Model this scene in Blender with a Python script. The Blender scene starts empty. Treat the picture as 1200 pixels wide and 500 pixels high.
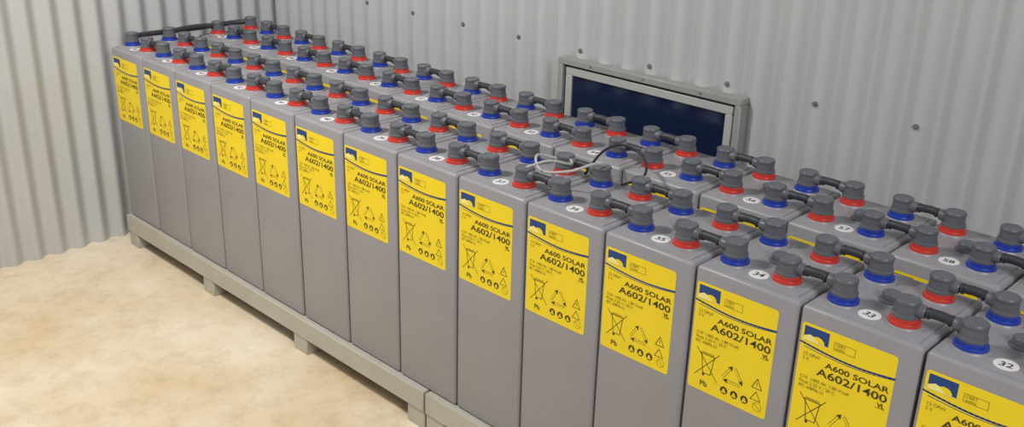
import bpy, bmesh, math, random
from mathutils import Vector, Matrix, Euler
random.seed(4)
S=bpy.context.scene
S.view_settings.view_transform='Standard'
COL=S.collection
P=.212; H=.594; DB=.242; ROW2=.3145; N=17
FZ=-.112; WX=-.112; WY=.70

# ------------------------------------------------------------ materials
def lin(c):
    return tuple(((x/255)/12.92 if x/255<=.04045 else ((x/255+.055)/1.055)**2.4) for x in c)+(1,)
def mat(name,rgb,rough=.5,metal=0,noise=0,nscale=20,bump=0,bscale=200,spec=.5,rgb2=None):
    m=bpy.data.materials.new(name); m.use_nodes=True
    nt=m.node_tree; b=nt.nodes['Principled BSDF']
    b.inputs['Roughness'].default_value=rough; b.inputs['Metallic'].default_value=metal
    b.inputs['Specular IOR Level'].default_value=spec
    tc=nt.nodes.new('ShaderNodeTexCoord')
    n=nt.nodes.new('ShaderNodeTexNoise'); n.inputs['Scale'].default_value=nscale; n.inputs['Detail'].default_value=5
    nt.links.new(tc.outputs['Object'],n.inputs['Vector'])
    r=nt.nodes.new('ShaderNodeValToRGB')
    a=lin(rgb); c2=lin(rgb2) if rgb2 else tuple(min(1,x*(1+noise)) for x in a[:3])+(1,)
    c1=a if rgb2 else tuple(x*(1-noise) for x in a[:3])+(1,)
    r.color_ramp.elements[0].color=c1; r.color_ramp.elements[1].color=c2
    r.color_ramp.elements[0].position=.3; r.color_ramp.elements[1].position=.7
    nt.links.new(n.outputs['Fac'],r.inputs['Fac']); nt.links.new(r.outputs['Color'],b.inputs['Base Color'])
    if bump:
        n2=nt.nodes.new('ShaderNodeTexNoise'); n2.inputs['Scale'].default_value=bscale; n2.inputs['Detail'].default_value=4
        nt.links.new(tc.outputs['Object'],n2.inputs['Vector'])
        bp=nt.nodes.new('ShaderNodeBump'); bp.inputs['Strength'].default_value=bump; bp.inputs['Distance'].default_value=.002
        nt.links.new(n2.outputs['Fac'],bp.inputs['Height']); nt.links.new(bp.outputs['Normal'],b.inputs['Normal'])
    return m
M={}
M['body']=mat('case_plastic_grey',(152,150,154),.36,noise=.04,nscale=6,bump=.08,bscale=500)
M['cap']=mat('cap_plastic_grey',(94,97,103),.40,noise=.05)
M['cable']=mat('cable_rubber_dark',(50,52,57),.5,noise=.08)
M['blue']=mat('ring_blue',(32,60,160),.35,noise=.03)
M['red']=mat('ring_red',(200,60,48),.35,noise=.03)
M['yellow']=mat('label_yellow',(250,220,28),.45,noise=.02)
M['navy']=mat('label_navy',(20,66,130),.4,noise=.02)
M['ink']=mat('label_ink',(66,60,22),.5,noise=.02)
M['ink2']=mat('label_fine_print',(140,124,30),.5,noise=.02)
M['pale']=mat('label_pale',(250,240,150),.5,noise=.02)
M['white']=mat('sticker_white',(232,232,230),.45,noise=.01)
M['black']=mat('number_black',(50,50,52),.5,noise=.01)
M['pallet']=mat('painted_rack_metal',(182,179,166),.5,noise=.06,nscale=12)
M['steel']=mat('corrugated_steel',(188,189,189),.36,.0,noise=.03,nscale=3,bump=.04,bscale=60)
M['frame_o']=mat('frame_grey',(152,153,148),.45,noise=.04)
M['frame_i']=mat('frame_light',(176,178,174),.4,noise=.03)
M['gap']=mat('frame_gap_dark',(60,62,62),.7,noise=.03)  # dark grey ring in the recessed gap between outer and inner frame
M['screw']=mat('screw_zinc',(130,132,134),.35,.3,noise=.05)
M['wire_w']=mat('wire_grey',(186,184,178),.5,noise=.03)
M['wire_b']=mat('wire_black',(34,36,46),.5,noise=.03)

# floor: dusty concrete
def floor_mat():
    m=bpy.data.materials.new('dusty_concrete'); m.use_nodes=True; nt=m.node_tree; b=nt.nodes['Principled BSDF']
    b.inputs['Roughness'].default_value=.7
    tc=nt.nodes.new('ShaderNodeTexCoord')
    def noi(s,d=6,r=.6):
        n=nt.nodes.new('ShaderNodeTexNoise'); n.inputs['Scale'].default_value=s; n.inputs['Detail'].default_value=d; n.inputs['Roughness'].default_value=r
        nt.links.new(tc.outputs['Object'],n.inputs['Vector']); return n
    a=noi(1.7,9,.6); r=nt.nodes.new('ShaderNodeValToRGB')
    r.color_ramp.elements[0].position=.36; r.color_ramp.elements[0].color=lin((216,192,154))
    r.color_ramp.elements[1].position=.64; r.color_ramp.elements[1].color=lin((236,224,202))
    nt.links.new(a.outputs['Fac'],r.inputs['Fac'])
    c=noi(16,10,.74); r2=nt.nodes.new('ShaderNodeValToRGB')
    r2.color_ramp.elements[0].position=.30; r2.color_ramp.elements[0].color=(.68,.63,.54,1)
    r2.color_ramp.elements[1].position=.54; r2.color_ramp.elements[1].color=(1,1,1,1)
    nt.links.new(c.outputs['Fac'],r2.inputs['Fac'])
    mx=nt.nodes.new('ShaderNodeMixRGB'); mx.blend_type='MULTIPLY'; mx.inputs['Fac'].default_value=.55
    nt.links.new(r.outputs['Color'],mx.inputs['Color1']); nt.links.new(r2.outputs['Color'],mx.inputs['Color2'])
    nt.links.new(mx.outputs['Color'],b.inputs['Base Color'])
    bp=nt.nodes.new('ShaderNodeBump'); bp.inputs['Strength'].default_value=.3; bp.inputs['Distance'].default_value=.004
    d=noi(60,10,.75); nt.links.new(d.outputs['Fac'],bp.inputs['Height']); nt.links.new(bp.outputs['Normal'],b.inputs['Normal'])
    return m
M['floor']=floor_mat()
M['glass']=mat('dark_blue_glass',(22,34,62),.14,noise=.12,nscale=5)

# ------------------------------------------------------------ mesh builder
class B:
    def __init__(s): s.bm=bmesh.new(); s.mats=[]
    def mi(s,k):
        if k not in s.mats: s.mats.append(k)
        return s.mats.index(k)
    def box(s,a,b,k,bev=0,seg=2):
        t=bmesh.new(); bmesh.ops.create_cube(t,size=1)
        for v in t.verts: v.co=Vector([(a[i]+b[i])/2+v.co[i]*(b[i]-a[i]) for i in range(3)])
        if bev: bmesh.ops.bevel(t,geom=t.edges[:],offset=bev,segments=seg,affect='EDGES',profile=.5)
        s.merge(t,k,bev>0 and seg>1)
    def merge(s,t,k,smooth=False):
        me=bpy.data.meshes.new('t'); i=s.mi(k)
        for f in t.faces: f.material_index=i; f.smooth=smooth
        t.to_mesh(me); t.free(); s.bm.from_mesh(me); bpy.data.meshes.remove(me)
    def lathe(s,c,prof,k,seg=20):
        t=bmesh.new(); rings=[]
        for r,z in prof:
            rings.append([t.verts.new((c[0]+r*math.cos(2*math.pi*j/seg),c[1]+r*math.sin(2*math.pi*j/seg),c[2]+z)) for j in range(seg)])
        for a,b in zip(rings,rings[1:]):
            for j in range(seg): t.faces.new((a[j],a[(j+1)%seg],b[(j+1)%seg],b[j]))
        t.faces.new(rings[-1]); s.merge(t,k,True)
    def tube(s,pts,rads,k,seg=12,cap=True):
        t=bmesh.new(); rings=[]
        pts=[Vector(p) for p in pts]
        if not isinstance(rads,(list,tuple)): rads=[rads]*len(pts)
        prev=None
        for i,p in enumerate(pts):
            d=(pts[min(i+1,len(pts)-1)]-pts[max(i-1,0)]).normalized()
            if prev is None:
                up=Vector((0,0,1)) if abs(d.z)<.9 else Vector((1,0,0)); u=d.cross(up).normalized()
            else: u=(prev-d*prev.dot(d)).normalized()
            prev=u; v=d.cross(u)
            rings.append([t.verts.new(p+rads[i]*(u*math.cos(2*math.pi*j/seg)+v*math.sin(2*math.pi*j/seg))) for j in range(seg)])
        for a,b in zip(rings,rings[1:]):
            for j in range(seg): t.faces.new((a[j],a[(j+1)%seg],b[(j+1)%seg],b[j]))
        if cap: t.faces.new(rings[0]); t.faces.new(rings[-1])
        bmesh.ops.recalc_face_normals(t,faces=t.faces[:])
        s.merge(t,k,True)
    def poly(s,pts,k):
        t=bmesh.new(); t.faces.new([t.verts.new(p) for p in pts]); s.merge(t,k)
    def mesh(s,name):
        me=bpy.data.meshes.new(name); s.bm.to_mesh(me); s.bm.free()
        for k in s.mats: me.materials.append(M[k])
        try: me.set_sharp_from_angle(angle=math.radians(40))
        except Exception: pass
        return me
def obj(name,me,loc=(0,0,0),parent=None):
    o=bpy.data.objects.new(name,me); COL.objects.link(o); o.location=loc
    if parent: o.parent=parent
    return o
def text_mesh(txt,size,off=0,sx=1,align='LEFT'):
    cu=bpy.data.curves.new('txt','FONT'); cu.body=txt; cu.size=size; cu.offset=off; cu.align_x=align; cu.resolution_u=3
    o=bpy.data.objects.new('txt',cu); COL.objects.link(o)
    dg=bpy.context.evaluated_depsgraph_get(); dg.update()
    me=bpy.data.meshes.new_from_object(o.evaluated_get(dg))
    bpy.data.objects.remove(o); bpy.data.curves.remove(cu)
    for v in me.vertices: v.co.x*=sx
    return me

# ------------------------------------------------------------ battery parts
XL,XR,YA,YB=.046,.152,.0555,.187
def battery_mesh(flip):
    b=B()
    b.box((.002,0,0),(.2085,DB,H),'body',.007,3)
    b.box((.014,.012,H-.004),(.1965,DB-.012,H+.0025),'body',.002,2)
    for x in (XL,XR):
        for y in (YA,YB):
            ring='blue' if ((x==XL)!=flip) else 'red'
            b.lathe((x,y,H),[(.031,.0),(.031,.003),(.029,.006),(.0275,.006)],'body')
            b.lathe((x,y,H),[(.0265,.002),(.0265,.009),(.0255,.0115),(.0225,.012),(.0225,.019),(.021,.020)],ring)
            b.lathe((x,y,H),[(.0205,.017),(.0228,.019),(.0228,.023),(.0205,.0245),(.0195,.040),(.0205,.0412),(.0205,.0455),(.0190,.0475),(.0165,.0475),(.0155,.0465),(.001,.0465)],'cap',24)
    b.lathe((.1,.121,H),[(.021,0),(.021,.004),(.018,.005),(.0165,.006),(.016,.016),(.0145,.018),(.001,.018)],'cap',24)
    return b.mesh('battery_body')
LW,LH=.1665,.217; LX,LZ=.0085,.566
def label_mesh():
    b=B()
    def q(u,v,l): return (LX+u*LW,-.0004-.00025*l,LZ-v*LH)
    def rect(u0,v0,u1,v1,k,l=1): b.poly([q(u0,v1,l),q(u1,v1,l),q(u1,v0,l),q(u0,v0,l)],k)
    def pg(pts,k,l=1): b.poly([q(u,v,l) for u,v in pts],k)
    def line(pts,w,k,l=1,closed=False):
        P_=[Vector((u*LW,v*LH)) for u,v in pts]
        if closed: P_.append(P_[0])
        for a,c in zip(P_,P_[1:]):
            d=(c-a).normalized(); n=Vector((-d.y,d.x))*w/2; a2=a-d*w*.3; c2=c+d*w*.3
            b.poly([q(x.x/LW,x.y/LH,l) for x in (a2-n,a2+n,c2+n,c2-n)],k)
    def circ(u,v,r,k,l=1,fill=True,w=.0008,n=16):
        pts=[(u+r*math.cos(2*math.pi*i/n)/LW,v+r*math.sin(2*math.pi*i/n)/LH) for i in range(n)]
        if fill: pg(pts[::-1],k,l)
        else: line(pts,w,k,l,True)
    def text(t,u,v,size,k='ink',off=0,sx=1,align='LEFT',l=2):
        me=text_mesh(t,size,off,sx,align)
        x,y,z=q(u,v,l); t2=bmesh.new(); t2.from_mesh(me); bpy.data.meshes.remove(me)
        for w_ in t2.verts: w_.co=Vector((x+w_.co.x,y,z+w_.co.y))
        b.merge(t2,k)
    pts=[]; r=.006
    for cu,cv,a0 in ((1-r/LW,r/LH,-90),(1-r/LW,1-r/LH,0),(r/LW,1-r/LH,90),(r/LW,r/LH,180)):
        for j in range(5):
            a=math.radians(a0+j*22.5); pts.append((cu+r*math.cos(a)/LW,cv+r*math.sin(a)/LH))
    b.poly([q(u,v,0) for u,v in pts[::-1]],'yellow')
    rect(.03,.025,.30,.145,'navy',1)
    n=10; pg([(.185+.075*math.cos(math.pi*i/n),.138-.050*math.sin(math.pi*i/n)) for i in range(n+1)],'yellow',2)
    pg([(.03,.112),(.10,.088),(.14,.10),(.20,.138),(.30,.14),(.30,.145),(.03,.145)],'pale',3)
    line([(.36,.075),(.58,.075),(.58,.14),(.36,.14)],.0008,'ink2',1,True)
    text('CERT',.375,.105,.0075,'ink2'); text('quality',.375,.132,.0065,'ink2')
    c=[(u/20,.170+.04*math.sin((u/20)*math.pi*.9)) for u in range(21)]
    line([(min(1,a),v) for a,v in c],.0032,'navy',1)
    line([(a,v+.026-.016*a) for a,v in c[1:]],.0011,'navy',1)
    text('A600 SOLAR',.965,.315,.0142,'ink',.0002,1.42,'RIGHT')
    text('A602/1400',.965,.400,.0195,'ink',.00025,1.42,'RIGHT')
    text('VL',.95,.455,.011,'ink',.0003,1,'RIGHT')
    line([(.86,.463),(.95,.463)],.0008,'ink')
    text('12 OPzV',.05,.27,.0085,'ink2'); text('2 V',.05,.31,.0085,'ink2')
    text('C10  1400 Ah  1.80 V/cell',.05,.47,.0085,'ink2'); text('Float 2.25 V / 20 C',.05,.51,.0085,'ink2'); text('IEC 60896-21',.05,.55,.0085,'ink2')
    line([(.13,.64),(.32,.64)],.0018,'ink'); line([(.15,.65),(.18,.82),(.28,.82),(.31,.65)],.0014,'ink')
    line([(.08,.60),(.37,.86)],.0013,'ink'); line([(.37,.60),(.08,.86)],.0013,'ink'); circ(.19,.835,.0028,'ink')
    line([(.15,.625),(.30,.625)],.0012,'ink')
    text('Pb',.155,.945,.0150,'ink',.0001,1.1)
    T=[Vector((.56,.63)),Vector((.70,.80)),Vector((.42,.80))]
    for i in range(3):
        a,c2=T[i],T[(i+1)%3]; d=c2-a
        s,e=a+d*.18,a+d*.72; line([tuple(s),tuple(e)],.0050,'ink'); line([tuple(s),tuple(e)],.0034,'yellow',2)
        nn=Vector((-d.y*LH,d.x*LW)).normalized()*.0048; tip=a+d*.92
        pg([(e.x+nn.x/LW,e.y+nn.y/LH),(tip.x,tip.y),(e.x-nn.x/LW,e.y-nn.y/LH)][::-1],'ink',2)
    for u,v in ((.47,.90),(.60,.90),(.73,.90)):
        circ(u,v,.0078,'ink',1); circ(u,v-.006,.0026,'yellow',2,n=8); pg([(u-.03,v+.022),(u-.018,v+.002),(u+.018,v+.002),(u+.03,v+.022)][::-1],'yellow',2)
    circ(.89,.915,.0085,'ink2',1,False); line([(.85,.89),(.93,.94)],.001,'ink2')
    line([(.86,.66),(.92,.75),(.80,.75)],.0014,'ink',1,True); line([(.86,.695),(.86,.725)],.0012,'ink')
    line([(.86,.78),(.92,.86),(.80,.86)],.0012,'ink',1,True)
    return b.mesh('battery_label')
bodyA=battery_mesh(False); bodyB=battery_mesh(True); LABEL=label_mesh()
disc=B()
disc.lathe((0,0,0),[(.0185,0),(.0185,.0006),(.001,.0006)],'white',24); DISC=disc.mesh('sticker_disc')

def link(b,x0,x1,y,z=H+.033):
    s=.004
    pts=[];n=10
    for i in range(n+1):
        t=i/n; pts.append((x0+.012+(x1-x0-.024)*t,y+random.uniform(-s,s)*.3,z+.003*math.sin(math.pi*t)))
    b.tube(pts,.0082,'cable',12)
    for sgn,x in ((1,x0),(-1,x1)):
        b.tube([(x+sgn*.012,y,z),(x+sgn*.025,y,z),(x+sgn*.029,y,z+.001),(x+sgn*.031,y,z+.001)],[.0122,.0115,.0108,.009],'cap',12)
        b.tube([(x+sgn*.034,y,z+.0012),(x+sgn*.037,y,z+.0015)],.0098,'cable',12)
links=[]
for v in range(4):
    b=B(); link(b,XR,P+XL,YA); link(b,XR,P+XL,YB); links.append(b.mesh('connector_pair'))
BAT={}
def battery(k,row):
    e=bpy.data.objects.new('lead_acid_battery',None); e.empty_display_size=.1; COL.objects.link(e)
    jy=random.uniform(-.0012,.0012)
    e.location=(k*P,(ROW2 if row else 0)+jy,0); BAT[(k,row)]=e
    obj('case_with_terminals',bodyB if row else bodyA,parent=e)
    obj('front_label',LABEL,parent=e)
    num=(46+k) if row else (45-k)
    a=random.uniform(-.25,.25)
    d=obj('number_sticker',DISC,(.102+random.uniform(-.004,.004),.040+random.uniform(-.004,.004),H+.0026),e)
    me=text_mesh(str(num),.021,.0003,1,'CENTER'); me.materials.clear(); me.materials.append(M['black'])
    obj('number_text',me,(0,-.0075,.0009),d); d.rotation_euler[2]=a
    if k<N-1: obj('connector_links',random.choice(links),parent=e)
    return e
for row in (0,1):
    for k in range(N): battery(k,row)

# row-to-row cables at the far end (belong to the last battery)
b=B()
def curve(pts,n=14):
    out=[];P_=[Vector(p) for p in pts]; P_=[P_[0]]+P_+[P_[-1]]
    for i in range(1,len(P_)-2):
        for j in range(n):
            t=j/n;a,c,d,e=P_[i-1:i+3]
            out.append(.5*((2*c)+(-a+d)*t+(2*a-5*c+4*d-e)*t*t+(-a+3*c-3*d+e)*t**3))
    out.append(P_[-1]); return out
z=H+.032
b.tube(curve([(XL,YB,z),(XL-.006,YB+.06,z+.004),(XL-.006,ROW2+YA-.06,z+.004),(XL,ROW2+YA,z)]),.009,'cable')
b.tube(curve([(XL,YA,z),(XL-.032,YA+.06,z-.004),(XL-.036,.28,z-.006),(XL-.032,ROW2+YB-.06,z-.004),(XL,ROW2+YB,z)]),.009,'cable')
obj('row_bridging_cable',b.mesh('row_bridging_cable'),parent=BAT[(0,0)])
b=B(); x8=8*P
b.tube(curve([(x8+.152,.19,H+.03),(x8+.12,.13,H+.05),(x8+.17,.09,H+.035),(x8+.24,.10,H+.05),(x8+.262,.15,H+.06),(x8+.262,.187,H+.05)]),.0030,'wire_w',8)
b.tube(curve([(x8+.152,.06,H+.045),(x8+.18,.10,H+.058),(x8+.20,.15,H+.045),(x8+.16,.19,H+.04)]),.0026,'wire_w',8)
b.tube(curve([(x8+.20,.20,H+.01),(x8+.19,.27,H+.045),(x8+.22,.31,H+.06),(x8+.29,.29,H+.05),(x8+.33,.24,H+.03),(x8+.30,.20,H+.012)]),.0030,'wire_b',8)
o=obj('sensor_wires',b.mesh('sensor_wires'),parent=BAT[(8,0)]); o.location=(-8*P,0,0)

# ------------------------------------------------------------ rack / pallets
def pallet(x0,x1,z=0):
    b=B(); y0,y1=-.016,ROW2+DB+.02
    b.box((x0,y0,z-.060),(x1,y0+.035,z-.001),'pallet',.002,1)
    b.box((x0,y1-.035,z-.060),(x1,y1,z-.001),'pallet',.002,1)
    b.box((x0,y0+.035,z-.060),(x0+.035,y1-.035,z-.002),'pallet',.002,1)
    b.box((x1-.035,y0+.035,z-.060),(x1,y1-.035,z-.002),'pallet',.002,1)
    n=3
    for i in range(n+1):
        xf=x0+(x1-x0-.065)*i/n
        b.box((xf,y0+.004,FZ),(xf+.065,y1-.004,z-.058),'pallet',.002,1)
    yy=y0+.05
    while yy<y1-.1:
        b.box((x0+.035,yy,z-.022),(x1-.035,yy+.075,z-.001),'pallet',.001,1); yy+=.1
    return obj('battery_rack_base',b.mesh('rack_base'))
pallet(-.004,1.592); pallet(1.600,3.62)

# ------------------------------------------------------------ room shell
def corr(name,length,z0,z1,pitch=.076,amp=.0105,h2=0):
    me=bpy.data.meshes.new(name); n=int(length/pitch*20); vs=[];fs=[]
    rows=[z0,(z0+z1)/2,z1]
    for zz in rows:
        for i in range(n+1):
            s=i*length/n; t=2*math.pi*s/pitch; a=math.sin(t)-h2*math.cos(2*t)
            vs.append((s,amp*a,zz))
    for r in range(2):
        for i in range(n): o=r*(n+1); fs.append((o+i,o+i+1,o+n+2+i,o+n+1+i))
    me.from_pydata(vs,[],fs); me.materials.append(M['steel'])
    for p in me.polygons: p.use_smooth=True
    return me
X1=5.2; Y0=-3.4; ZT=2.5
o=obj('wall_back',corr('wall_back',X1-WX+.02,FZ,ZT,.080,.0115,.16),(WX-.02,WY,0))
AL=math.radians(1.6)
o=obj('wall_left',corr('wall_left',WY-Y0,FZ,ZT),(WX+(WY-Y0)*math.sin(AL),Y0,0)); o.rotation_euler[2]=math.pi/2+AL
o=obj('wall_right',corr('wall_right',WY-Y0,FZ,ZT),(X1,Y0,0)); o.rotation_euler[2]=math.pi/2
b=B(); b.box((WX-.02,Y0,FZ-.1),(X1+.02,WY+.02,FZ),'floor'); obj('floor',b.mesh('floor'))
b=B()
def screw(x,z):
    t=bmesh.new()
    for (rr,d,s) in ((.0065,.0012,16),(.0038,.0040,6)):
        ra=[];rb=[]
        for j in range(s):
            a=2*math.pi*j/s; ra.append(t.verts.new((x+rr*math.cos(a),WY-.0085,z+rr*math.sin(a)))); rb.append(t.verts.new((x+rr*math.cos(a),WY-.0115-d,z+rr*math.sin(a))))
        for j in range(s): t.faces.new((ra[j],ra[(j+1)%s],rb[(j+1)%s],rb[j]))
        t.faces.new(rb)
    bmesh.ops.recalc_face_normals(t,faces=t.faces[:]); b.merge(t,'screw')
i=0
while WX-.02+.060+i*.080<X1:
    x=WX-.02+.060+i*.080
    if i%3==1: screw(x,.735)
    i+=1
obj('wall_screws',b.mesh('wall_screws'))

# ------------------------------------------------------------ window
b=B(); x0,x1,z0,z1=1.392,1.992,.40,.713; yf=.660
def ring(x0,x1,z0,z1,w,ya,yb,k,bev=.002):
    b.box((x0,ya,z1-w),(x1,yb,z1),k,bev,1); b.box((x0,ya,z0),(x1,yb,z0+w),k,bev,1)
    b.box((x0,ya,z0+w),(x0+w,yb,z1-w),k,bev,1); b.box((x1-w,ya,z0+w),(x1,yb,z1-w),k,bev,1)
ring(x0,x1,z0,z1,.018,yf,.698,'frame_o')
ring(x0+.018,x1-.018,z0+.018,z1-.018,.010,.674,.697,'gap')
ring(x0+.025,x1-.025,z0+.025,z1-.025,.022,.667,.696,'frame_i')
b.box((x0+.045,.674,z0+.045),(x1-.045,.682,z1-.045),'glass')
for xx in (x0+.12,x0+.3,x0+.48):
    b.box((xx-.004,yf-.0015,z1-.011),(xx+.004,yf+.001,z1-.004),'screw',.001,1)
obj('window_1',b.mesh('window_1'))

# ------------------------------------------------------------ lights
def area(name,loc,target,size,power,col=(1,1,1)):
    l=bpy.data.lights.new(name,'AREA'); l.shape='DISK'; l.size=size; l.energy=power; l.color=col
    o=bpy.data.objects.new(name,l); COL.objects.link(o); o.location=loc
    o.rotation_euler=(Vector(target)-Vector(loc)).to_track_quat('-Z','Y').to_euler(); return o
area('ceiling_lamp',(1.0,-.95,2.3),(.6,-.3,0),.35,42,(1,.97,.92))
area('door_light',(4.7,-1.2,2.1),(1.8,.4,.5),.9,42,(.97,.98,1))
w=bpy.data.worlds.new('World'); S.world=w; w.use_nodes=True
w.node_tree.nodes['Background'].inputs[0].default_value=(.95,.97,1,1); w.node_tree.nodes['Background'].inputs[1].default_value=.27

cam=bpy.data.cameras.new('camera'); co=bpy.data.objects.new('camera',cam); COL.objects.link(co)
co.location=(3.2386,-1.4155,1.3352); co.rotation_euler=(1.1936,-.026,.7794)
cam.sensor_width=36; cam.lens=36*1173.68/1200; cam.clip_start=.02
S.camera=co
